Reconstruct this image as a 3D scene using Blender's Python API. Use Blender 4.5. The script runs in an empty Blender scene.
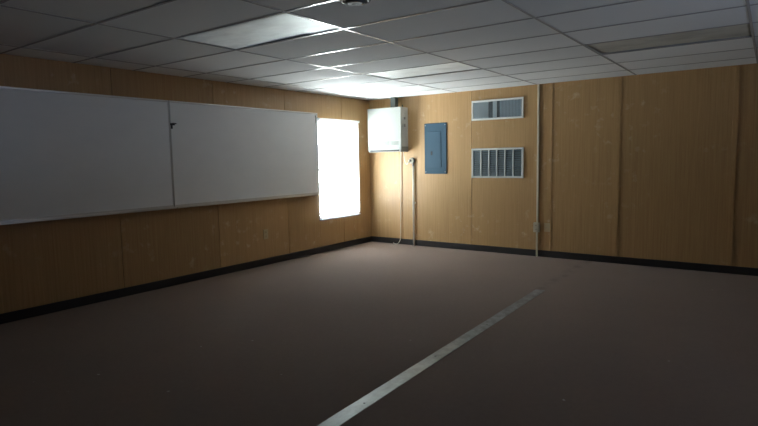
import bpy, bmesh, math, random
from mathutils import Vector, Matrix

random.seed(7)
SC = bpy.context.scene
COL = SC.collection
PI = math.pi
H = 2.44                      # ceiling height; corner of the room is the origin,
RX, FY = 7.5, -11.0           # back wall along +X at y=0, left wall along -Y at x=0

# ------------------------------------------------------------------ helpers
def box(bm, x0, x1, y0, y1, z0, z1):
    vs = [bm.verts.new((x, y, z)) for x in (x0, x1) for y in (y0, y1) for z in (z0, z1)]
    for f in ((0, 1, 3, 2), (4, 6, 7, 5), (0, 4, 5, 1), (2, 3, 7, 6), (0, 2, 6, 4), (1, 5, 7, 3)):
        bm.faces.new([vs[i] for i in f])
    return vs

def cyl(bm, p0, p1, r, n=20, r1=None, caps=True):
    p0, p1 = Vector(p0), Vector(p1)
    d = (p1 - p0)
    q = d.to_track_quat('Z', 'Y').to_matrix()
    r1 = r if r1 is None else r1
    A = [bm.verts.new(p0 + q @ Vector((r*math.cos(2*PI*i/n), r*math.sin(2*PI*i/n), 0))) for i in range(n)]
    B = [bm.verts.new(p1 + q @ Vector((r1*math.cos(2*PI*i/n), r1*math.sin(2*PI*i/n), 0))) for i in range(n)]
    for i in range(n):
        f = bm.faces.new((A[i], A[(i+1) % n], B[(i+1) % n], B[i])); f.smooth = True
    if caps:
        bm.faces.new(A[::-1]); bm.faces.new(B)

def tube(bm, pts, r, n=10, sub=6):
    # smooth Catmull-Rom tube through the points
    P = [Vector(p) for p in pts]
    P = [P[0]*2-P[1]] + P + [P[-1]*2-P[-2]]
    C = []
    for i in range(1, len(P)-2):
        for k in range(sub):
            t = k/sub
            a, b, c, d = P[i-1:i+3]
            C.append(.5*((2*b)+(c-a)*t+(2*a-5*b+4*c-d)*t*t+(3*b-a-3*c+d)*t**3))
    C.append(P[-2])
    prev = None
    ref = Vector((0.13, .97, .2))
    rings = []
    for i, p in enumerate(C):
        t = (C[min(i+1, len(C)-1)]-C[max(i-1, 0)]).normalized()
        u = t.cross(ref)
        if u.length < 1e-4: u = t.cross(Vector((1, 0, 0)))
        u.normalize(); v = t.cross(u)
        rings.append([bm.verts.new(p+u*r*math.cos(2*PI*j/n)+v*r*math.sin(2*PI*j/n)) for j in range(n)])
    for a, b in zip(rings, rings[1:]):
        for j in range(n):
            f = bm.faces.new((a[j], a[(j+1) % n], b[(j+1) % n], b[j])); f.smooth = True
    bm.faces.new(rings[0][::-1]); bm.faces.new(rings[-1])

def lathe(bm, prof, c, n=40):
    # prof: (radius, z) pairs from centre outwards / around, c: centre
    rings = []
    for r, z in prof:
        if r < 1e-6: rings.append([bm.verts.new((c[0], c[1], c[2]+z))])
        else: rings.append([bm.verts.new((c[0]+r*math.cos(2*PI*i/n), c[1]+r*math.sin(2*PI*i/n), c[2]+z)) for i in range(n)])
    for a, b in zip(rings, rings[1:]):
        for i in range(n):
            j = (i+1) % n
            if len(a) == 1: f = bm.faces.new((a[0], b[i], b[j]))
            elif len(b) == 1: f = bm.faces.new((a[i], b[0], a[j]))
            else: f = bm.faces.new((a[i], b[i], b[j], a[j]))
            f.smooth = True

def obj(name, bm, mat, parent=None, bevel=0.0, kind=None):
    bmesh.ops.recalc_face_normals(bm, faces=bm.faces)
    me = bpy.data.meshes.new(name)
    bm.to_mesh(me); bm.free()
    o = bpy.data.objects.new(name, me)
    COL.objects.link(o)
    for m in (mat if isinstance(mat, (list, tuple)) else [mat]): me.materials.append(m)
    if parent is not None:
        o.parent = parent
        o.location = -parent.location
    if bevel:
        b = o.modifiers.new('bevel', 'BEVEL'); b.width = bevel; b.segments = 2; b.limit_method = 'ANGLE'
        b.harden_normals = False
    if kind: o['kind'] = kind
    return o

def thing(name, label, cat, loc, group=None):
    o = bpy.data.objects.new(name, None); COL.objects.link(o)
    o.empty_display_size = .1
    o.location = loc
    tag(o, label, cat, group)
    return o

def tag(o, label, cat, group=None):
    o['label'] = label; o['category'] = cat
    if group: o['group'] = group
    return o

# ------------------------------------------------------------------ materials
def mat(name, col, rough=.6, metal=0.0, spec=.5, ior=None):
    m = bpy.data.materials.new(name); m.use_nodes = True
    b = m.node_tree.nodes['Principled BSDF']
    b.inputs['Base Color'].default_value = (*col, 1)
    b.inputs['Roughness'].default_value = rough
    b.inputs['Metallic'].default_value = metal
    b.inputs['Specular IOR Level'].default_value = spec
    if ior: b.inputs['IOR'].default_value = ior
    return m

class NT:
    def __init__(s, m): s.t = m.node_tree; s.b = s.t.nodes['Principled BSDF']
    def n(s, kind, **kw):
        nd = s.t.nodes.new(kind)
        for k, v in kw.items():
            if k in nd.inputs and not hasattr(nd, k): nd.inputs[k].default_value = v
            else: setattr(nd, k, v)
        return nd
    def l(s, a, b): s.t.links.new(a, b)
    def coords(s, scale=(1, 1, 1)):
        tc = s.n('ShaderNodeTexCoord'); mp = s.n('ShaderNodeMapping')
        mp.inputs['Scale'].default_value = scale
        s.l(tc.outputs['Object'], mp.inputs['Vector']); return mp.outputs['Vector']
    def noise(s, vec, scale, detail=4, rough=.55):
        nd = s.n('ShaderNodeTexNoise'); nd.inputs['Scale'].default_value = scale
        nd.inputs['Detail'].default_value = detail; nd.inputs['Roughness'].default_value = rough
        s.l(vec, nd.inputs['Vector']); return nd.outputs['Fac']
    def ramp(s, fac, stops):
        r = s.n('ShaderNodeValToRGB'); e = r.color_ramp.elements
        while len(e) < len(stops): e.new(.5)
        for i, (p, c) in enumerate(stops):
            e[i].position = p; e[i].color = (*c, 1) if len(c) == 3 else c
        s.l(fac, r.inputs['Fac']); return r.outputs['Color']
    def mix(s, fac, a, b, mode='MIX'):
        m = s.n('ShaderNodeMix'); m.data_type = 'RGBA'; m.blend_type = mode
        for sock, v in ((m.inputs[0], fac), (m.inputs[6], a), (m.inputs[7], b)):
            if hasattr(v, 'is_output') or hasattr(v, 'links'): s.l(v, sock)
            elif isinstance(v, (int, float)): sock.default_value = v
            else: sock.default_value = (*v, 1)
        return m.outputs[2]
    def bump(s, h, strength, dist=.01):
        b = s.n('ShaderNodeBump'); b.inputs['Strength'].default_value = strength
        b.inputs['Distance'].default_value = dist
        s.l(h, b.inputs['Height']); s.l(b.outputs['Normal'], s.b.inputs['Normal'])

def wood_panel(name, base, dark, marks=.35):
    m = mat(name, base, .42, 0, .4)
    t = NT(m)
    streak = t.noise(t.coords((60, 60, 1.1)), 1.0, 5, .6)
    fine = t.noise(t.coords((260, 260, 4)), 1.0, 3, .6)
    c = t.mix(t.ramp(streak, [(.30, (0, 0, 0)), (.70, (1, 1, 1))]), dark, base)
    c = t.mix(t.ramp(fine, [(.30, (.86, .86, .86)), (.68, (1.0, 1.0, 1.0))]), (0, 0, 0), c)
    # each sheet of panelling a slightly different tone
    g = t.n('ShaderNodeNewGeometry')
    v = t.n('ShaderNodeMapRange'); v.inputs['To Min'].default_value = .93; v.inputs['To Max'].default_value = 1.05
    t.l(g.outputs['Random Per Island'], v.inputs['Value'])
    hs = t.n('ShaderNodeHueSaturation'); t.l(v.outputs[0], hs.inputs['Value']); t.l(c, hs.inputs['Color'])
    # pale scuffs and wear marks
    w1 = t.noise(t.coords((7, 7, 7)), 1.0, 5, .62)
    w2 = t.noise(t.coords((1.1, 1.1, 1.3)), 1.0, 2, .5)
    mul = t.n('ShaderNodeMath', operation='MULTIPLY')
    t.l(t.ramp(w1, [(.57, (0, 0, 0)), (.72, (1, 1, 1))]), mul.inputs[0])
    t.l(t.ramp(w2, [(.46, (0, 0, 0)), (.62, (1, 1, 1))]), mul.inputs[1])
    sc = t.n('ShaderNodeMath', operation='MULTIPLY'); sc.inputs[1].default_value = marks
    t.l(mul.outputs[0], sc.inputs[0])
    c = t.mix(sc.outputs[0], hs.outputs['Color'], (.62, .52, .38))
    t.l(c, t.b.inputs['Base Color'])
    t.bump(fine, .06, .004)
    return m

M_wall = wood_panel('oak_veneer_panel', (.448, .279, .124), (.348, .204, .087), .6)
M_batten = wood_panel('batten_wood', (.44, .272, .118), (.345, .203, .086), .1)
M_groove = mat('groove_backing', (.10, .06, .03), .8)
M_base = mat('black_vinyl_base', (.016, .014, .015), .45, 0, .4)

def carpet_mat():
    m = mat('mauve_brown_carpet', (.2, .16, .15), .95, 0, .1)
    t = NT(m)
    fib = t.noise(t.coords(), 330, 3, .7)
    mid = t.noise(t.coords(), 26, 4, .6)
    big = t.noise(t.coords(), 1.3, 4, .6)
    c = t.mix(t.ramp(fib, [(.25, (0, 0, 0)), (.75, (1, 1, 1))]), (.140, .100, .081), (.262, .195, .157))
    c = t.mix(t.ramp(mid, [(.30, (.84, .84, .84)), (.70, (1, 1, 1))]), (.09, .07, .065), c)
    c = t.mix(t.ramp(big, [(.32, (.86, .86, .86)), (.66, (1, 1, 1))]), (.11, .085, .08), c)
    # worn, soiled seam that continues past the end of the metal strip
    tc = t.n('ShaderNodeTexCoord'); sx = t.n('ShaderNodeSeparateXYZ'); t.l(tc.outputs['Object'], sx.inputs[0])
    d = t.n('ShaderNodeMath', operation='SUBTRACT'); d.inputs[1].default_value = 3.68; t.l(sx.outputs['X'], d.inputs[0])
    a = t.n('ShaderNodeMath', operation='ABSOLUTE'); t.l(d.outputs[0], a.inputs[0])
    near = t.n('ShaderNodeMapRange'); near.inputs['From Min'].default_value = .02; near.inputs['From Max'].default_value = .085
    near.inputs['To Min'].default_value = 1; near.inputs['To Max'].default_value = 0
    t.l(a.outputs[0], near.inputs['Value'])
    far = t.n('ShaderNodeMath', operation='GREATER_THAN'); far.inputs[1].default_value = -2.0; t.l(sx.outputs['Y'], far.inputs[0])
    bl = t.ramp(t.noise(t.coords(), 5.5, 4, .6), [(.42, (0, 0, 0)), (.60, (1, 1, 1))])
    p = t.n('ShaderNodeMath', operation='MULTIPLY'); t.l(near.outputs[0], p.inputs[0]); t.l(far.outputs[0], p.inputs[1])
    q = t.n('ShaderNodeMath', operation='MULTIPLY'); t.l(p.outputs[0], q.inputs[0]); t.l(bl, q.inputs[1])
    q2 = t.n('ShaderNodeMath', operation='MULTIPLY'); t.l(q.outputs[0], q2.inputs[0]); q2.inputs[1].default_value = .45
    c = t.mix(q2.outputs[0], c, (.07, .055, .05))
    # small pale lint specks
    sp = t.ramp(t.noise(t.coords(), 17, 1, .4), [(.800, (0, 0, 0)), (.83, (1, 1, 1))])
    c = t.mix(sp, c, (.42, .38, .35))
    t.l(c, t.b.inputs['Base Color'])
    t.b.inputs['Sheen Weight'].default_value = .05
    t.b.inputs['Sheen Roughness'].default_value = .5
    t.bump(fib, .5, .006)
    return m
M_carpet = carpet_mat()

def tile_mat():
    m = mat('ceiling_tile_fibre', (.72, .73, .73), .9, 0, .2)
    t = NT(m)
    f = t.noise(t.coords((1, 1, 1)), 90, 4, .7)
    g = t.n('ShaderNodeNewGeometry')
    v = t.n('ShaderNodeMapRange'); v.inputs['To Min'].default_value = .90; v.inputs['To Max'].default_value = 1.03
    t.l(g.outputs['Random Per Island'], v.inputs['Value'])
    c = t.mix(t.ramp(f, [(.28, (.80, .80, .80)), (.42, (1, 1, 1))]), (.33, .33, .33), (.70, .71, .715))
    hs = t.n('ShaderNodeHueSaturation'); t.l(v.outputs[0], hs.inputs['Value']); t.l(c, hs.inputs['Color'])
    t.l(hs.outputs['Color'], t.b.inputs['Base Color'])
    t.bump(f, .25, .004)
    return m
M_tile = tile_mat()
M_tee = mat('painted_steel_tee', (.50, .50, .51), .24, .12, .6)
M_plenum = mat('plenum_dark', (.05, .05, .05), .9)

def board_mat():
    m = mat('whiteboard_surface', (.86, .88, .89), .30, 0, .45)
    t = NT(m)
    gh = t.noise(t.coords((1, 1.5, 3)), 1.6, 5, .65)
    c = t.mix(t.ramp(gh, [(.30, (.88, .88, .88)), (.62, (1, 1, 1))]), (.62, .64, .66), (.86, .88, .89))
    t.l(c, t.b.inputs['Base Color'])
    return m
M_board = board_mat()
M_alu = mat('brushed_aluminium', (.62, .62, .62), .35, .85)
M_alu_dark = mat('dark_aluminium', (.09, .09, .09), .5, .3)  # dark metal of the floor strip screws
M_black = mat('black_plastic', (.012, .012, .012), .4)
M_vinyl = mat('window_vinyl', (.20, .175, .185), .45)
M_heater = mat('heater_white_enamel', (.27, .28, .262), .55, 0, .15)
M_heater_side = mat('heater_grey_side', (.60, .62, .60), .42, 0, .4)
M_dark = mat('dark_slot', (.012, .012, .014), .7)
M_flue = mat('flue_grey_metal', (.055, .065, .06), .5, .2)
M_panel = mat('panel_blue_grey_enamel', (.026, .060, .088), .6, 0, .18)
M_panel_l = mat('panel_blue_grey_door', (.029, .064, .094), .58, 0, .2)
M_vent = mat('vent_white_enamel', (.72, .74, .72), .4)
M_blade = mat('vent_blade_grey', (.55, .65, .69), .4, .1)
M_blade_d = mat('return_louver_grey', (.105, .14, .16), .4, .1)
M_duct = mat('duct_dark', (.03, .04, .045), .6)
M_race = mat('raceway_ivory', (.68, .64, .50), .45)
M_pipe = mat('conduit_white_paint', (.88, .87, .80), .4)
M_plate = mat('ivory_plate', (.55, .51, .40), .45)
M_plate_t = mat('tan_plate', (.42, .34, .21), .45)
M_box = mat('grey_box', (.32, .32, .31), .4, .3)
M_cord = mat('cord_white', (.70, .68, .60), .5)
M_smoke = mat('detector_plastic', (.36, .37, .37), .42, 0, .5)
M_smoke_c = mat('detector_cap_grey', (.12, .125, .13), .6, 0, .3)
M_house = mat('troffer_white_enamel', (.40, .41, .41), .4)

def lens_mat(name, col, rough, spec, prism=.6):
    m = mat(name, col, rough, 0, spec)
    t = NT(m)
    v = t.n('ShaderNodeTexVoronoi'); v.distance = 'CHEBYCHEV'
    v.inputs['Scale'].default_value = 62; v.inputs['Randomness'].default_value = 0.0
    t.l(t.coords(), v.inputs['Vector'])
    sm = t.noise(t.coords((2.2, 3.5, 1)), 1.0, 4, .6)      # grime and smudges on the plastic
    t.l(t.mix(t.ramp(sm, [(.32, (0, 0, 0)), (.58, (1, 1, 1))]), tuple(q*.72 for q in col), col), t.b.inputs['Base Color'])
    t.bump(v.outputs['Distance'], prism, .004)
    return m
M_lens = lens_mat('prismatic_acrylic', (.93, .98, .97), .57, 1.0)
M_lens.node_tree.nodes['Principled BSDF'].inputs['Metallic'].default_value = .85
M_lens.node_tree.nodes['Principled BSDF'].inputs['Sheen Weight'].default_value = 1.0
M_lens.node_tree.nodes['Principled BSDF'].inputs['Sheen Roughness'].default_value = .24
M_lens_y = lens_mat('prismatic_acrylic_yellowed', (.50, .49, .44), .6, .2)

def strip_mat():
    m = mat('worn_silver_strip', (.36, .39, .37), .34, .30, .5)
    t = NT(m)
    st = t.noise(t.coords((30, 2.0, 1)), 1.0, 4, .6)
    b = t.noise(t.coords((9, 5, 1)), 1.0, 5, .68)
    c = t.mix(t.ramp(b, [(.34, (0, 0, 0)), (.62, (1, 1, 1))]), (.26, .28, .265), (.40, .44, .42))
    # trodden-in dirt, heavier towards the doorless end by the back wall
    tc = t.n('ShaderNodeTexCoord'); sx = t.n('ShaderNodeSeparateXYZ'); t.l(tc.outputs['Object'], sx.inputs[0])
    g = t.n('ShaderNodeMapRange'); g.inputs['From Min'].default_value = -4.6; g.inputs['From Max'].default_value = -2.6
    g.inputs['To Min'].default_value = -.15; g.inputs['To Max'].default_value = .62
    t.l(sx.outputs['Y'], g.inputs['Value'])
    ad = t.n('ShaderNodeMath', operation='ADD'); t.l(g.outputs[0], ad.inputs[0])
    mb = t.n('ShaderNodeMath', operation='MULTIPLY_ADD'); mb.inputs[1].default_value = 1.1; mb.inputs[2].default_value = -.45
    t.l(t.noise(t.coords((14, 14, 1)), 1.0, 4, .65), mb.inputs[0]); t.l(mb.outputs[0], ad.inputs[1])
    cl = t.n('ShaderNodeClamp'); cl.inputs['Max'].default_value = .85; t.l(ad.outputs[0], cl.inputs['Value'])
    c = t.mix(cl.outputs[0], c, (.135, .115, .10))
    t.l(c, t.b.inputs['Base Color'])
    mm = t.n('ShaderNodeMapRange'); mm.inputs['To Min'].default_value = .30; mm.inputs['To Max'].default_value = .0
    t.l(cl.outputs[0], mm.inputs['Value']); t.l(mm.outputs[0], t.b.inputs['Metallic'])
    r = t.n('ShaderNodeMapRange'); r.inputs['To Min'].default_value = .26; r.inputs['To Max'].default_value = .46
    t.l(st, r.inputs['Value'])
    r2 = t.n('ShaderNodeMath', operation='MULTIPLY_ADD'); r2.inputs[1].default_value = .55
    t.l(cl.outputs[0], r2.inputs[0]); t.l(r.outputs[0], r2.inputs[2]); t.l(r2.outputs[0], t.b.inputs['Roughness'])
    return m
M_strip = strip_mat()

def blind_mat():
    m = bpy.data.materials.new('blind_slat_white'); m.use_nodes = True
    t = m.node_tree; t.nodes.clear()
    o = t.nodes.new('ShaderNodeOutputMaterial'); mx = t.nodes.new('ShaderNodeMixShader')
    d = t.nodes.new('ShaderNodeBsdfDiffuse'); tr = t.nodes.new('ShaderNodeBsdfTranslucent')
    d.inputs[0].default_value = (.88, .88, .88, 1); tr.inputs[0].default_value = (.85, .85, .85, 1)
    mx.inputs[0].default_value = .55
    t.links.new(d.outputs[0], mx.inputs[1]); t.links.new(tr.outputs[0], mx.inputs[2]); t.links.new(mx.outputs[0], o.inputs[0])
    return m
M_blind = blind_mat()

def glass_mat():
    # thin architectural pane: mostly clear with a mild reflection
    m = bpy.data.materials.new('window_glass'); m.use_nodes = True
    t = m.node_tree; t.nodes.clear()
    o = t.nodes.new('ShaderNodeOutputMaterial'); mx = t.nodes.new('ShaderNodeMixShader')
    a = t.nodes.new('ShaderNodeBsdfTransparent'); g = t.nodes.new('ShaderNodeBsdfGlossy')
    a.inputs[0].default_value = (.96, .98, .97, 1); g.inputs['Roughness'].default_value = .02
    mx.inputs[0].default_value = .06
    t.links.new(a.outputs[0], mx.inputs[1]); t.links.new(g.outputs[0], mx.inputs[2]); t.links.new(mx.outputs[0], o.inputs[0])
    return m
M_glass = glass_mat()

# ------------------------------------------------------------------ the room
bm = bmesh.new(); box(bm, -.14, RX+.14, FY-.14, .14, -.08, 0); obj('floor', bm, M_carpet, kind='structure')

WY0, WY1, WZ0, WZ1 = -1.335, -.374, .515, 2.065     # window opening in the left wall
G = .0035                                          # half width of the seams between panels

def panelled(name, axis, edges, hole=None):
    """wall of veneer sheets with open seams over a dark backing; axis 'y' = back wall, 'x' = left wall"""
    bm = bmesh.new()
    def B(a0, a1, d0, d1, z0, z1):
        if axis == 'y': box(bm, a0, a1, d0, d1, z0, z1)
        else: box(bm, -d1, -d0, a0, a1, z0, z1)
    for a0, a1 in zip(edges, edges[1:]):
        l, r = a0+G, a1-G
        if hole and l < hole[1] and r > hole[0]:
            if l < hole[0]: B(l, hole[0], 0, .012, 0, H+.3)
            if r > hole[1]: B(hole[1], r, 0, .012, 0, H+.3)
            B(max(l, hole[0]), min(r, hole[1]), 0, .012, 0, hole[2]); B(max(l, hole[0]), min(r, hole[1]), 0, .012, hole[3], H+.3)
        else: B(l, r, 0, .012, 0, H+.3)
    nf = len(bm.faces)
    e0, e1 = edges[0], edges[-1]
    if hole:
        B(e0, hole[0], .012, .14, 0, H+.3); B(hole[1], e1, .012, .14, 0, H+.3)
        B(hole[0], hole[1], .012, .14, 0, hole[2]); B(hole[0], hole[1], .012, .14, hole[3], H+.3)
    else: B(e0, e1, .012, .14, 0, H+.3)
    bm.faces.ensure_lookup_table()
    for f in bm.faces[nf:]: f.material_index = 1
    return obj(name, bm, [M_wall, M_groove], kind='structure')

panelled('wall_back', 'y', [-.14, .66, 1.93, 3.155, 4.03, 5.30, 6.57, RX+.14])
panelled('wall_left', 'x', [FY-.14, -9.61, -8.34, -7.07, -5.80, -4.535, -3.25, -2.02, -.756, 0.0], (WY0, WY1, WZ0, WZ1))
VY0, VY1, VZ0, VZ1 = -4.8, -3.5, .9, 2.05          # shaded window in the right wall, out of the photo
bm = bmesh.new()
box(bm, RX, RX+.14, FY-.14, VY0, 0, H+.3); box(bm, RX, RX+.14, VY1, 0, 0, H+.3)
box(bm, RX, RX+.14, VY0, VY1, 0, VZ0); box(bm, RX, RX+.14, VY0, VY1, VZ1, H+.3)
obj('wall_right', bm, M_wall, kind='structure')
bm = bmesh.new(); box(bm, 0, RX, FY-.14, FY, 0, H+.3); obj('wall_front', bm, M_wall, kind='structure')

# battens over two of the seams on the back wall
for i, (x, w) in enumerate(((4.03, .024), (5.30, .026), (3.155, .012))):
    bm = bmesh.new(); box(bm, x-w, x+w, -.007, -.0005, .096, H-.004)
    obj('trim_%d' % (i+1), bm, M_batten, bevel=.003, kind='structure')

def baseboard(name, x0, x1, y0, y1):
    bm = bmesh.new(); box(bm, x0, x1, y0, y1, .0, .095)
    obj(name, bm, M_base, bevel=.004, kind='structure')
baseboard('baseboard_back', .0, RX, -.012, -.0005)
baseboard('baseboard_left', .0005, .012, FY, -.012)
baseboard('baseboard_right', RX-.012, RX-.0005, FY, -.012)

# ---- suspended ceiling: lay-in tiles on a metal grid
XS = [-.82+1.267*i for i in range(8)]               # ... 0.447, 1.714(-) ...
XS = [-.10, .43, 1.692, 2.945, 4.222, 5.490, 6.757, RX+.10]
YS = [.12, -.515] + [-1.145-.6285*i for i in range(0, 16)]
YS = [y for y in YS if y > FY-.2] + [FY-.12]
LIGHTS = {(2, 7), (2, 3), (4, 3)}                   # (column, row) cells that hold a light
def cell(i, j): return XS[i], XS[i+1], YS[j+1], YS[j]
bm = bmesh.new()
rnd = random.Random(3)
for i in range(len(XS)-1):
    for j in range(len(YS)-1):
        if (i, j) in LIGHTS: continue
        x0, x1, y0, y1 = cell(i, j)
        dz = [rnd.uniform(0, .0012) for _ in range(4)]
        v = box(bm, x0, x1, y0, y1, H+.0005, H+.019)
        for q, k in enumerate((0, 2, 4, 6)): v[k].co.z += dz[q]
ceil = obj('ceiling', bm, M_tile, kind='structure')
bm = bmesh.new()
TW = .0105
for x in XS[1:-1]: box(bm, x-TW, x+TW, FY, 0, H-.0035, H+.0004)
for y in YS[1:-1]:
    for a, b in zip(XS, XS[1:]):
        box(bm, max(a+TW, 0), min(b-TW, RX), y-TW, y+TW, H-.0033, H+.0004)
obj('grid_bar', bm, M_tee, ceil, bevel=.0012)
bm = bmesh.new()                                    # deck above the tiles keeps the plenum closed
box(bm, -.14, RX+.14, FY-.14, .14, H+.30, H+.36)
obj('deck', bm, M_plenum, ceil)

# ---- troffer lights
def troffer(i, j, label, lens_m, warp):
    x0, x1, y0, y1 = cell(i, j)
    x0 += .004; x1 -= .004; y0 += .004; y1 -= .004
    cx, cy = (x0+x1)/2, (y0+y1)/2
    t = thing('ceiling_light', label, 'light', (cx, cy, H), 'recessed ceiling lights')
    bm = bmesh.new()
    z0, z1 = H+.0015, H+.12
    for b in ((x0, x0+.004, y0, y1, z0, z1), (x1-.004, x1, y0, y1, z0, z1), (x0+.004, x1-.004, y0, y0+.004, z0, z1),
              (x0+.004, x1-.004, y1-.004, y1, z0, z1), (x0, x1, y0, y1, z1, z1+.004)): box(bm, *b)
    obj('housing', bm, M_house, t)
    bm = bmesh.new()
    N, K = 40, 14
    X0, X1, Y0, Y1 = x0+.006, x1-.006, y0+.006, y1-.006
    lo, hi = [], []
    for a in range(N+1):
        L, U = [], []
        for b in range(K+1):
            u, v = a/N, b/K
            z = H+.0025+warp(u, v)
            L.append(bm.verts.new((X0+(X1-X0)*u, Y0+(Y1-Y0)*v, z))); U.append(bm.verts.new((X0+(X1-X0)*u, Y0+(Y1-Y0)*v, z+.003)))
        lo.append(L); hi.append(U)
    for a in range(N):
        for b in range(K):
            q = (lo[a][b], lo[a][b+1], lo[a+1][b+1], lo[a+1][b])
            bm.faces.new(q).smooth = True
            bm.faces.new((hi[a][b], hi[a+1][b], hi[a+1][b+1], hi[a][b+1])).smooth = True
    for a in range(N):
        bm.faces.new((lo[a][0], lo[a+1][0], hi[a+1][0], hi[a][0])); bm.faces.new((lo[a][K], hi[a][K], hi[a+1][K], lo[a+1][K]))
    for b in range(K):
        bm.faces.new((lo[0][b], hi[0][b], hi[0][b+1], lo[0][b+1])); bm.faces.new((lo[N][b], lo[N][b+1], hi[N][b+1], hi[N][b]))
    obj('lens', bm, lens_m, t)
    for s in (-.15, .15):
        bm = bmesh.new(); cyl(bm, (x0+.03, cy+s, H+.085), (x1-.03, cy+s, H+.085), .018, 14)
        obj('fluorescent_tube', bm, M_smoke, t)
    return t
def sstep(a, b, x):
    t = max(0, min(1, (x-a)/(b-a))); return t*t*(3-2*t)
troffer(2, 7, 'large unlit ceiling light with a warped loose lens, nearest the whiteboards', M_lens,
        lambda u, v: .011*v*v*sstep(.12, .55, u)*(1-sstep(.68, .78, u)) + .002*math.sin(9*u)*v)
troffer(2, 3, 'narrow bright-looking ceiling light in front of the white wall heater', M_lens,
        lambda u, v: .004*v + .010*v*v*sstep(.25, .02, u)*0)
troffer(4, 3, 'dull yellowed ceiling light at the right, above the plain panelled wall', M_lens_y,
        lambda u, v: .002+.007*v)

# ---- smoke detector on the ceiling
sx, sy = 3.525, -4.885
t = thing('smoke_detector', 'small round grey smoke detector on the ceiling at the top of the photo', 'smoke detector', (sx, sy, H))
bm = bmesh.new(); lathe(bm, [(0, .001), (.088, .001), (.094, -.006), (.095, -.022), (.091, -.029), (.083, -.031), (.078, -.028), (.074, -.016), (0, -.016)], (sx, sy, H))
obj('base', bm, M_smoke, t)
bm = bmesh.new(); lathe(bm, [(0, -.016), (.060, -.016), (.060, -.026), (0, -.026)], (sx, sy, H)); obj('sensor_gap', bm, M_dark, t)
bm = bmesh.new(); lathe(bm, [(0, -.026), (.058, -.026), (.062, -.029), (.058, -.036), (.040, -.042), (.030, -.041), (0, -.041)], (sx, sy, H))
obj('cap', bm, M_smoke_c, t)

# ------------------------------------------------------------------ window
bm = bmesh.new()
f = .035
box(bm, -.135, -.045, WY0+.001, WY1-.001, WZ0+.001, WZ0+f); box(bm, -.135, -.045, WY0+.001, WY1-.001, WZ1-f, WZ1-.001)
box(bm, -.135, -.045, WY0+.001, WY0+f, WZ0+f, WZ1-f); box(bm, -.135, -.045, WY1-f, WY1-.001, WZ0+f, WZ1-f)
win = obj('window_1', bm, M_vinyl, bevel=.003, kind='structure')
zm = (WZ0+WZ1)/2
bm = bmesh.new(); box(bm, -.120, -.075, WY0+f, WY1-f, zm-.022, zm+.022); obj('meeting_rail', bm, M_vinyl, win, bevel=.002)
bm = bmesh.new(); box(bm, -.112, -.108, WY0+f, WY1-f, WZ0+f, zm-.022); obj('pane', bm, M_glass, win)
bm = bmesh.new(); box(bm, -.092, -.088, WY0+f, WY1-f, zm+.022, WZ1-f); obj('pane', bm, M_glass, win)
bm = bmesh.new()                                    # thin casing round the opening
c = .016
box(bm, -.044, .006, WY0-c, WY0+.004, WZ0-c, WZ1+c); box(bm, -.044, .006, WY1-.004, WY1+c, WZ0-c, WZ1+c)
box(bm, -.044, .006, WY0+.004, WY1-.004, WZ1-.004, WZ1+c)
box(bm, -.044, .010, WY0+.004, WY1-.004, WZ0-c, WZ0+.004)
for v in bm.verts:
    if v.co.x < 0:                                  # the lining stays inside the opening
        v.co.y = max(WY0+.001, min(WY1-.001, v.co.y)); v.co.z = max(WZ0+.001, min(WZ1-.001, v.co.z))
obj('casing', bm, M_vinyl, win)

bm = bmesh.new()
box(bm, RX+.05, RX+.12, VY0+.001, VY1-.001, VZ0+.001, VZ0+f); box(bm, RX+.05, RX+.12, VY0+.001, VY1-.001, VZ1-f, VZ1-.001)
box(bm, RX+.05, RX+.12, VY0+.001, VY0+f, VZ0+f, VZ1-f); box(bm, RX+.05, RX+.12, VY1-f, VY1-.001, VZ0+f, VZ1-f)
win2 = obj('window_2', bm, M_vinyl, bevel=.003, kind='structure')
bm = bmesh.new(); box(bm, RX+.08, RX+.084, VY0+f, VY1-f, VZ0+f, VZ1-f); obj('pane', bm, M_glass, win2)

# mini blind inside the opening
t = thing('window_blind', 'white horizontal slat blind glowing with daylight in the window', 'blind', (.03, (WY0+WY1)/2, WZ1-.01))
by0, by1 = WY0-.010, WY1+.0165
bm = bmesh.new(); box(bm, .0105, .050, by0-.004, by1+.018, WZ1-.020, WZ1+.012); obj('headrail', bm, M_blind, t, bevel=.002)
bm = bmesh.new()
pitch, w = .026, .025
z = WZ1-.040
ang = math.radians(60)
while z > WZ0+.034:
    K = 4
    pr = []
    for k in range(K+1):
        s = -w/2+w*k/K
        crown = .0022*(1-(2*s/w)**2)
        x = .030+s*math.cos(ang)-crown*math.sin(ang); zz = z+s*math.sin(ang)+crown*math.cos(ang)
        pr.append((bm.verts.new((x, by0, zz)), bm.verts.new((x, by1, zz))))
    for a, b in zip(pr, pr[1:]): bm.faces.new((a[0], b[0], b[1], a[1])).smooth = True
    z -= pitch
obj('slats', bm, M_blind, t)
bm = bmesh.new(); box(bm, .018, .042, by0, by1, WZ0+.003, WZ0+.020); obj('bottom_rail', bm, M_blind, t, bevel=.002)
for fy in (.15, .85):
    bm = bmesh.new(); yy = by0+(by1-by0)*fy
    tube(bm, [(.0435, yy, WZ1-.02), (.0435, yy, 1.3), (.0435, yy, WZ0+.020)], .0008, 6, 3)
    obj('ladder_cord', bm, M_cord, t)

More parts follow.
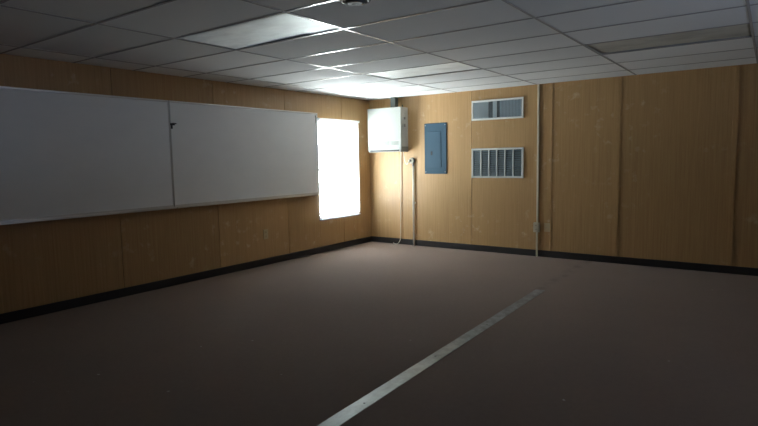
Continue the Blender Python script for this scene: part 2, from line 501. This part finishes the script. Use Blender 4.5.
# ------------------------------------------------------------------ whiteboards
ZB, ZT = .925, 2.140
def whiteboard(y0, y1, label):
    t = thing('whiteboard', label, 'whiteboard', (.012, (y0+y1)/2, ZB), 'wall whiteboards')
    bm = bmesh.new(); box(bm, .001, .014, y0+.004, y1-.004, ZB+.02, ZT-.012); obj('writing_panel', bm, M_board, t)
    bm = bmesh.new(); box(bm, .001, .022, y0+.001, y1-.001, ZT-.012, ZT+.010); obj('top_rail', bm, M_alu, t, bevel=.003)
    for ya, yb in ((y0+.001, y0+.010), (y1-.010, y1-.001)):
        bm = bmesh.new(); box(bm, .001, .020, ya, yb, ZB+.02, ZT-.012); obj('side_rail', bm, M_alu, t, bevel=.002)
    # marker tray: a bottom rail with a shallow lipped shelf
    bm = bmesh.new()
    prof = [(.001, ZB+.022), (.020, ZB+.022), (.022, ZB+.002), (.066, ZB-.006), (.070, ZB+.004), (.074, ZB+.004), (.075, ZB-.014), (.022, ZB-.020), (.001, ZB-.020)]
    A = [bm.verts.new((x, y0+.001, z)) for x, z in prof]; Bv = [bm.verts.new((x, y1-.001, z)) for x, z in prof]
    n = len(prof)
    for k in range(n): bm.faces.new((A[k], A[(k+1) % n], Bv[(k+1) % n], Bv[k]))
    bm.faces.new(A[::-1]); bm.faces.new(Bv)
    obj('marker_tray', bm, M_alu, t)
    return t
YD = -3.882
whiteboard(YD-2.515, YD-.004, 'wide whiteboard at the left, running out of the frame')
wb2 = whiteboard(YD+.004, -1.352, 'wide whiteboard ending beside the window')
bm = bmesh.new(); box(bm, .014, .030, -1.40, -1.372, 2.085, 2.112); box(bm, .014, .022, -1.395, -1.377, 2.00, 2.085)
obj('corner_bracket', bm, M_alu, wb2)
# black clip on the joint between the boards
bm = bmesh.new()
box(bm, .0205, .040, YD+.002, YD+.052, 1.868, 1.892); box(bm, .0205, .034, YD+.008, YD+.026, 1.828, 1.868)
box(bm, .0205, .046, YD+.020, YD+.070, 1.882, 1.894)
o = obj('marker_clip', bm, M_black, bevel=.003); tag(o, 'small black clip on the joint between the two whiteboards', 'clip')

# ------------------------------------------------------------------ wall heater
x0, x1, d, z0, z1 = .125, .790, -.220, 1.550, 2.270
t = thing('wall_heater', 'white boxy heater hung high on the wall in the corner by the window', 'heater', ((x0+x1)/2, -.11, z0))
bm = bmesh.new(); box(bm, x0+.003, x1-.003, d+.018, -.001, z0+.06, z1-.004); obj('cabinet', bm, M_heater_side, t, bevel=.004)
bm = bmesh.new()
box(bm, x0, x1, d, d+.018, z0+.085, z1); fr = obj('front_cover', bm, M_heater, t, bevel=.005)
bm = bmesh.new()                                    # flared bottom hood with angled cheeks
def quad(*p): bm.faces.new([bm.verts.new(q) for q in p])
zt, zb = z0+.085, z0
box(bm, x0, x1, d, d+.012, z0+.036, zt)            # lower apron of the front
for s, xa in ((1, x0), (-1, x1)):
    a = xa; b = xa+s*.012
    v = [bm.verts.new(q) for q in ((a, d, zt), (b, d, zt), (b, -.002, zt), (a, -.002, zt),
                                   (a+s*.012, d, zb), (b+s*.030, d, zb), (b+s*.030, -.002, zb), (a+s*.012, -.002, zb))]
    for f_ in ((0, 1, 2, 3), (4, 7, 6, 5), (0, 4, 5, 1), (1, 5, 6, 2), (2, 6, 7, 3), (3, 7, 4, 0)): bm.faces.new([v[k] for k in f_])
box(bm, x0+.02, x1-.02, d, d+.010, z0, z0+.008)    # thin bottom lip
obj('hood', bm, M_heater, t)
bm = bmesh.new(); box(bm, x0+.045, x1-.045, d+.012, d+.016, z0+.009, z0+.036); obj('air_outlet', bm, M_dark, t)
for k, (ga, gb) in enumerate(((.06, .24), (.26, .44), (.46, .62))):   # three groups of pressed louvres
    bm = bmesh.new()
    for r in range(4):
        zz = z0+.112+r*.017
        for q in range(3):
            xa = x0+ga+(gb-ga)*q/3+.004; xb = x0+ga+(gb-ga)*(q+1)/3-.004
            v = [bm.verts.new(p) for p in ((xa, d-.0005, zz), (xb, d-.0005, zz), (xb, d-.0005, zz+.010), (xa, d-.0005, zz+.010), (xa, d-.007, zz+.001), (xb, d-.007, zz+.001))]
            bm.faces.new((v[0], v[1], v[5], v[4])); bm.faces.new((v[4], v[5], v[2], v[3])); bm.faces.new((v[0], v[4], v[3])); bm.faces.new((v[1], v[2], v[5])); bm.faces.new((v[0], v[3], v[2], v[1]))
    lo_ = obj('louver_group', bm, M_heater, fr); lo_.location = (0, 0, 0)
    lo_.location = -Vector(t.location)-Vector(fr.location)
bm = bmesh.new(); box(bm, x1-.003, x1+.012, -.135, -.095, z0+.40, z0+.45); obj('latch', bm, M_box, t, bevel=.003)
bm = bmesh.new(); box(bm, x1-.003, x1+.012, -.135, -.095, z0+.52, z0+.56); obj('latch', bm, M_box, t, bevel=.003)
bm = bmesh.new(); box(bm, .548, .636, -.150, -.060, z1-.004, H-.006); box(bm, .538, .646, -.160, -.050, z1-.004, z1+.010)
obj('flue_pipe', bm, M_flue, t)
bm = bmesh.new(); cyl(bm, (.70, -.03, z1-.004), (.70, -.03, z1+.045), .012, 12); obj('fitting', bm, M_flue, t)

# drain hose under the heater, curling on the carpet
bm = bmesh.new()
tube(bm, [(.655, -.020, z0+.058), (.652, -.018, 1.40), (.640, -.018, .9), (.628, -.018, .4), (.622, -.020, .14), (.612, -.030, .06), (.585, -.055, .014), (.548, -.075, .011), (.528, -.095, .022), (.530, -.10, .034)], .0058, 10, 8)
o = obj('drain_hose', bm, M_cord); tag(o, 'thin pale hose hanging from the heater and curling on the carpet', 'hose')
# cord from the heater to the receptacle
bm = bmesh.new()
tube(bm, [(.72, -.060, z0+.058), (.722, -.045, 1.50), (.735, -.040, 1.42), (.770, -.050, 1.355), (.812, -.070, 1.352), (.840, -.076, 1.385), (.848, -.075, 1.402)], .0055, 8, 8)
pc = thing('power_cord', 'short pale cord looping from the heater to the round wall socket', 'cord', (.72, -.05, 1.5))
obj('cable', bm, M_cord, pc)
bm = bmesh.new(); cyl(bm, (.850, -.053, 1.405), (.850, -.088, 1.405), .017, 16, .013); obj('plug', bm, M_cord, pc)

# receptacle box and conduit below it
t = thing('wall_socket', 'grey surface socket box on top of the white conduit, right of the heater', 'socket', (.865, -.02, 1.40))
bm = bmesh.new(); cyl(bm, (.868, -.001, 1.402), (.868, -.045, 1.402), .050, 24); obj('box', bm, M_box, t, bevel=.004)
bm = bmesh.new(); cyl(bm, (.868, -.045, 1.402), (.868, -.052, 1.402), .044, 24); obj('cover', bm, M_plate, t)
t = thing('conduit', 'white conduit running from the round socket box down to the floor', 'conduit', (.893, -.02, 0))
bm = bmesh.new(); cyl(bm, (.893, -.026, .001), (.893, -.026, 1.351), .0155, 14); obj('pipe', bm, M_pipe, t)
bm = bmesh.new(); cyl(bm, (.893, -.026, 1.31), (.893, -.026, 1.352), .018, 14); obj('connector', bm, M_box, t)
bm = bmesh.new(); box(bm, .868, .918, -.012, -.001, .70, .72); cyl(bm, (.893, -.026, .70), (.893, -.026, .72), .0165, 14); obj('strap', bm, M_pipe, t)

# ------------------------------------------------------------------ electrical panel
x0, x1, z0, z1 = 1.105, 1.503, 1.188, 1.988
t = thing('electrical_panel', 'blue-grey metal breaker panel on the wood panelling', 'electrical panel', ((x0+x1)/2, -.01, z0))
bm = bmesh.new(); box(bm, x0, x1, -.016, .004, z0, z1); obj('cover', bm, M_panel, t, bevel=.004)
bm = bmesh.new(); box(bm, x0+.055, x1-.095, -.022, -.0165, z0+.10, z1-.13); dr = obj('door', bm, M_panel_l, t, bevel=.003)
bm = bmesh.new(); box(bm, x0+.120, x0+.150, -.028, -.0225, 1.485, 1.545); o = obj('latch', bm, M_dark, dr, bevel=.002); o.location = -Vector(t.location)-Vector(dr.location)
bm = bmesh.new(); box(bm, x1-.107, x1-.094, -.0195, -.0162, 1.29, 1.74); obj('door_gap', bm, M_dark, t)
for hz in (1.30, 1.60):
    bm = bmesh.new(); box(bm, x1-.125, x1-.092, -.0245, -.0165, hz, hz+.05); obj('hinge', bm, M_panel, t)
for cx, cz in ((x0+.022, z0+.03), (x1-.022, z0+.03), (x0+.022, z1-.03), (x1-.022, z1-.03)):
    bm = bmesh.new(); cyl(bm, (cx, -.0155, cz), (cx, -.020, cz), .008, 10); obj('screw', bm, M_box, t)

# ------------------------------------------------------------------ vents
def frame(bm, x0, x1, z0, z1, w, y):
    box(bm, x0, x1, y, -.001, z0, z0+w); box(bm, x0, x1, y, -.001, z1-w, z1)
    box(bm, x0, x0+w, y, -.001, z0+w, z1-w); box(bm, x1-w, x1, y, -.001, z0+w, z1-w)
x0, x1, z0, z1 = 1.938, 2.750, 1.988, 2.284
t = thing('air_vent', 'supply vent with vertical blades, the upper of two white-framed vents', 'vent', ((x0+x1)/2, -.01, z0), 'wall vents')
bm = bmesh.new(); frame(bm, x0, x1, z0, z1, .028, -.020); obj('frame', bm, M_vent, t, bevel=.004)
bm = bmesh.new(); box(bm, x0+.028, x1-.028, -.004, -.001, z0+.028, z1-.028); obj('backing', bm, M_duct, t)
xa, xb, za, zb = x0+.034, x1-.034, z0+.029, z1-.029
nb = 34
for k in range(nb):
    u = (k+.5)/nb
    if .335 < u < .425 or .50 < u < .56: continue   # blades missing / turned: dark openings
    xc = xa+(xb-xa)*u
    a = math.radians(58 if u < .34 else (66 if u < .5 else 42))
    hw = .0098
    bm = bmesh.new()
    dx, dy = hw*math.sin(a), hw*math.cos(a)*.62
    p = [(xc-dx, -.0125-dy*.9), (xc+dx, -.0125+dy*.9)]
    nx, ny = .0008*math.cos(a), .0008
    pts = [(p[0][0]-nx, p[0][1]-ny), (p[1][0]-nx, p[1][1]-ny), (p[1][0]+nx, p[1][1]+ny), (p[0][0]+nx, p[0][1]+ny)]
    lo = [bm.verts.new((q[0], q[1], za)) for q in pts]; hi = [bm.verts.new((q[0], q[1], zb)) for q in pts]
    for i in range(4): bm.faces.new((lo[i], lo[(i+1) % 4], hi[(i+1) % 4], hi[i]))
    bm.faces.new(lo[::-1]); bm.faces.new(hi)
    obj('blade', bm, M_blade, t)

x0, x1, z0, z1 = 1.936, 2.755, 1.126, 1.570
t = thing('air_vent', 'return grille of louvres in six columns, the lower of two white-framed vents', 'vent', ((x0+x1)/2, -.01, z0), 'wall vents')
bm = bmesh.new(); frame(bm, x0, x1, z0, z1, .028, -.020); obj('frame', bm, M_vent, t, bevel=.004)
bm = bmesh.new(); box(bm, x0+.028, x1-.028, -.004, -.001, z0+.028, z1-.028); obj('backing', bm, M_duct, t)
for k in range(1, 6):
    xc = x0+.028+(x1-x0-.056)*k/6
    bm = bmesh.new(); box(bm, xc-.008, xc+.008, -.0195, -.0045, z0+.0285, z1-.0285); obj('mullion', bm, M_vent, t)
nl = 12
for c6 in range(6):
    w6 = (x1-x0-.056)/6
    l = x0+.028+w6*c6+(.0085 if c6 else .001); r = x0+.028+w6*(c6+1)-(.0085 if c6 < 5 else .001)
    bm = bmesh.new()
    for k in range(nl):
        zc = z0+.030+(z1-z0-.060)*(k+.5)/nl
        vs = [bm.verts.new(q) for q in ((l, -.017, zc-.010), (r, -.017, zc-.010), (r, -.006, zc+.007), (l, -.006, zc+.007),
                                        (l, -.0155, zc-.0105), (r, -.0155, zc-.0105), (r, -.0048, zc+.0065), (l, -.0048, zc+.0065))]
        for f_ in ((0, 1, 2, 3), (7, 6, 5, 4), (0, 4, 5, 1), (3, 2, 6, 7), (0, 3, 7, 4), (1, 5, 6, 2)): bm.faces.new([vs[q] for q in f_])
    obj('louver_column', bm, M_blade_d, t)

# ------------------------------------------------------------------ raceway and outlets
t = thing('raceway', 'ivory cable raceway running the full height of the back wall', 'raceway', (2.965, -.01, 0))
bm = bmesh.new(); box(bm, 2.953, 2.978, -.024, -.0125, .001, .3535); obj('lower_channel', bm, M_race, t, bevel=.003)
bm = bmesh.new(); box(bm, 2.953, 2.978, -.020, -.001, .4935, H-.004); obj('upper_channel', bm, M_race, t, bevel=.003)
def outlet(x, z, depth, pm, label, dirn='y', group='wall outlets'):
    """duplex outlet; dirn 'y' on the back wall, 'x' on the left wall"""
    def W(bm, a0, a1, d0, d1, z0, z1):
        if dirn == 'y': box(bm, x+a0, x+a1, -d1, -d0, z+z0, z+z1)
        else: box(bm, d0, d1, x+a0, x+a1, z+z0, z+z1)
    t = thing('wall_outlet', label, 'outlet', (x, -.01, z-.06) if dirn == 'y' else (.01, x, z-.06), group)
    bm = bmesh.new(); W(bm, -.042, .042, .001, depth, -.068, .068); obj('plate', bm, pm, t, bevel=.003)
    for s in (-.028, .028):
        bm = bmesh.new(); W(bm, -.017, .017, depth-.001, depth+.003, s-.020, s+.020); r = obj('receptacle', bm, pm, t, bevel=.003)
        bm = bmesh.new(); W(bm, -.008, -.005, depth+.002, depth+.0035, s-.006, s+.008); W(bm, .005, .008, depth+.002, depth+.0035, s-.006, s+.008)
        o = obj('slot', bm, M_dark, r); o.location = -Vector(t.location)-Vector(r.location)
    return t
outlet(2.962, .4235, .045, M_plate, 'ivory outlet box on the tall raceway')
t = thing('wall_outlet', 'tan cover plate on the wall just right of the raceway outlet box', 'outlet', (3.108, -.005, .37), 'wall outlets')
bm = bmesh.new(); box(bm, 3.066, 3.150, -.008, -.001, .366, .490); obj('plate', bm, M_plate_t, t, bevel=.003)
bm = bmesh.new(); cyl(bm, (3.108, -.0075, .428), (3.108, -.0095, .428), .005, 10); obj('screw', bm, M_box, t)
outlet(-2.470, .430, .008, M_plate_t, 'small tan outlet low on the left wall under the whiteboard', 'x')

# ------------------------------------------------------------------ metal strip over the carpet joint
t = thing('floor_strip', 'long worn silver-grey strip over the carpet joint', 'floor strip', (3.72, -5, 0))
SA, SB = Vector((3.696, -1.95, 0)), Vector((3.825, -8.2, 0))
dv = (SB-SA).normalized(); nv = Vector((-dv.y, dv.x, 0))
if nv.x < 0: nv = -nv
bm = bmesh.new()
hw = .051
sect = [(-hw, .0004), (-hw*.985, .0028), (-hw*.3, .0029), (hw*.3, .0029), (hw*.985, .0028), (hw, .0004)]
ln = (SB-SA).length
NS = 60
rows = []
for i in range(NS+1):
    p = SA+dv*(ln*i/NS)
    wob = .0012*math.sin(i*1.7)+.0008*math.sin(i*.61)
    rows.append([bm.verts.new(p+nv*(a+wob*.6)+Vector((0, 0, z+(.00012*math.sin(i*.9) if z > .001 else 0)))) for a, z in sect])
for a, b in zip(rows, rows[1:]):
    for k in range(len(sect)-1): bm.faces.new((a[k], b[k], b[k+1], a[k+1]))
    bm.faces.new((a[0], a[-1], b[-1], b[0]))
bm.faces.new(rows[0]); bm.faces.new(rows[-1][::-1])
obj('strip', bm, M_strip, t)
for i in range(7):
    p = SA+dv*(.55+.90*i)+nv*(.006 if i % 2 else -.008)
    bm = bmesh.new(); lathe(bm, [(0, .0046), (.004, .0046), (.007, .0036), (.0075, .0022)], (p.x, p.y, 0), 14)
    obj('screw', bm, M_alu_dark, t)

# ------------------------------------------------------------------ light: daylight from the window only
SKY, GROUND, SHADE = (64, 71, 77), (99, 105, 107), (6.2, 7.6, 10.6)   # sunlit side of the building; shaded far side
w = bpy.data.worlds.new('daylight'); SC.world = w; w.use_nodes = True
nt = w.node_tree; nt.nodes.clear()
out = nt.nodes.new('ShaderNodeOutputWorld'); bg = nt.nodes.new('ShaderNodeBackground')
tc = nt.nodes.new('ShaderNodeTexCoord'); sp = nt.nodes.new('ShaderNodeSeparateXYZ')
mr = nt.nodes.new('ShaderNodeMapRange'); mr.inputs['From Min'].default_value = -.06; mr.inputs['From Max'].default_value = .06
mx = nt.nodes.new('ShaderNodeMix'); mx.data_type = 'RGBA'
mx.inputs[6].default_value = (*GROUND, 1); mx.inputs[7].default_value = (*SKY, 1)
nt.links.new(tc.outputs['Generated'], sp.inputs[0]); nt.links.new(sp.outputs['Z'], mr.inputs['Value'])
nt.links.new(mr.outputs[0], mx.inputs[0])
ms = nt.nodes.new('ShaderNodeMapRange'); ms.inputs['From Min'].default_value = -.05; ms.inputs['From Max'].default_value = .05
nt.links.new(sp.outputs['X'], ms.inputs['Value'])
m2 = nt.nodes.new('ShaderNodeMix'); m2.data_type = 'RGBA'; 
m3 = nt.nodes.new('ShaderNodeMix'); m3.data_type = 'RGBA'; m3.inputs[6].default_value = (*SHADE, 1); m3.inputs[7].default_value = (.5, .6, .9, 1)
nt.links.new(mr.outputs[0], m3.inputs[0]); nt.links.new(m3.outputs[2], m2.inputs[7])
nt.links.new(ms.outputs[0], m2.inputs[0]); nt.links.new(mx.outputs[2], m2.inputs[6]); nt.links.new(m2.outputs[2], bg.inputs['Color']); nt.links.new(bg.outputs[0], out.inputs[0])
bg.inputs['Strength'].default_value = 1.0

pl = bpy.data.lights.new('window_portal', 'AREA'); pl.shape = 'RECTANGLE'
pl.size = WY1-WY0; pl.size_y = WZ1-WZ0
pl.cycles.is_portal = True
po = bpy.data.objects.new('window_portal', pl); COL.objects.link(po)
po.matrix_world = Matrix.Translation((-.145, (WY0+WY1)/2, zm)) @ Matrix(((0, 0, -1), (1, 0, 0), (0, -1, 0))).to_4x4()

pl = bpy.data.lights.new('window_portal', 'AREA'); pl.shape = 'RECTANGLE'
pl.size = VY1-VY0; pl.size_y = VZ1-VZ0; pl.cycles.is_portal = True
po = bpy.data.objects.new('window_portal', pl); COL.objects.link(po)
po.matrix_world = Matrix.Translation((RX+.145, (VY0+VY1)/2, (VZ0+VZ1)/2)) @ Matrix(((0, 0, 1), (-1, 0, 0), (0, -1, 0))).to_4x4()

# ------------------------------------------------------------------ camera
cam = bpy.data.cameras.new('camera'); cam.sensor_width = 36; cam.lens = 547.23/758*36; cam.clip_start = .02
co = bpy.data.objects.new('camera', cam); COL.objects.link(co); SC.camera = co
yaw, pit, rol = -.622656235, .0979751514, -.0181303257
F = Vector((math.sin(yaw)*math.cos(pit), math.cos(yaw)*math.cos(pit), -math.sin(pit)))
r_ = Vector((math.cos(yaw), -math.sin(yaw), 0)); u_ = r_.cross(F)
R_ = r_*math.cos(rol)+u_*math.sin(rol); U_ = -r_*math.sin(rol)+u_*math.cos(rol)
mw = Matrix((R_, U_, -F)).transposed().to_4x4(); mw.translation = (5.6692198, -7.66213285, 1.43614253)
co.matrix_world = mw

# ------------------------------------------------------------------ colour and sampling
vs = SC.view_settings
vs.view_transform = 'Standard'; vs.look = 'None'; vs.gamma = 1.0; vs.use_curve_mapping = False; vs.exposure = -.42
cy = SC.cycles
cy.max_bounces = 16; cy.diffuse_bounces = 10; cy.glossy_bounces = 4; cy.transmission_bounces = 8; cy.transparent_max_bounces = 16
cy.sample_clamp_indirect = 6.0; cy.use_denoising = True; cy.caustics_reflective = True
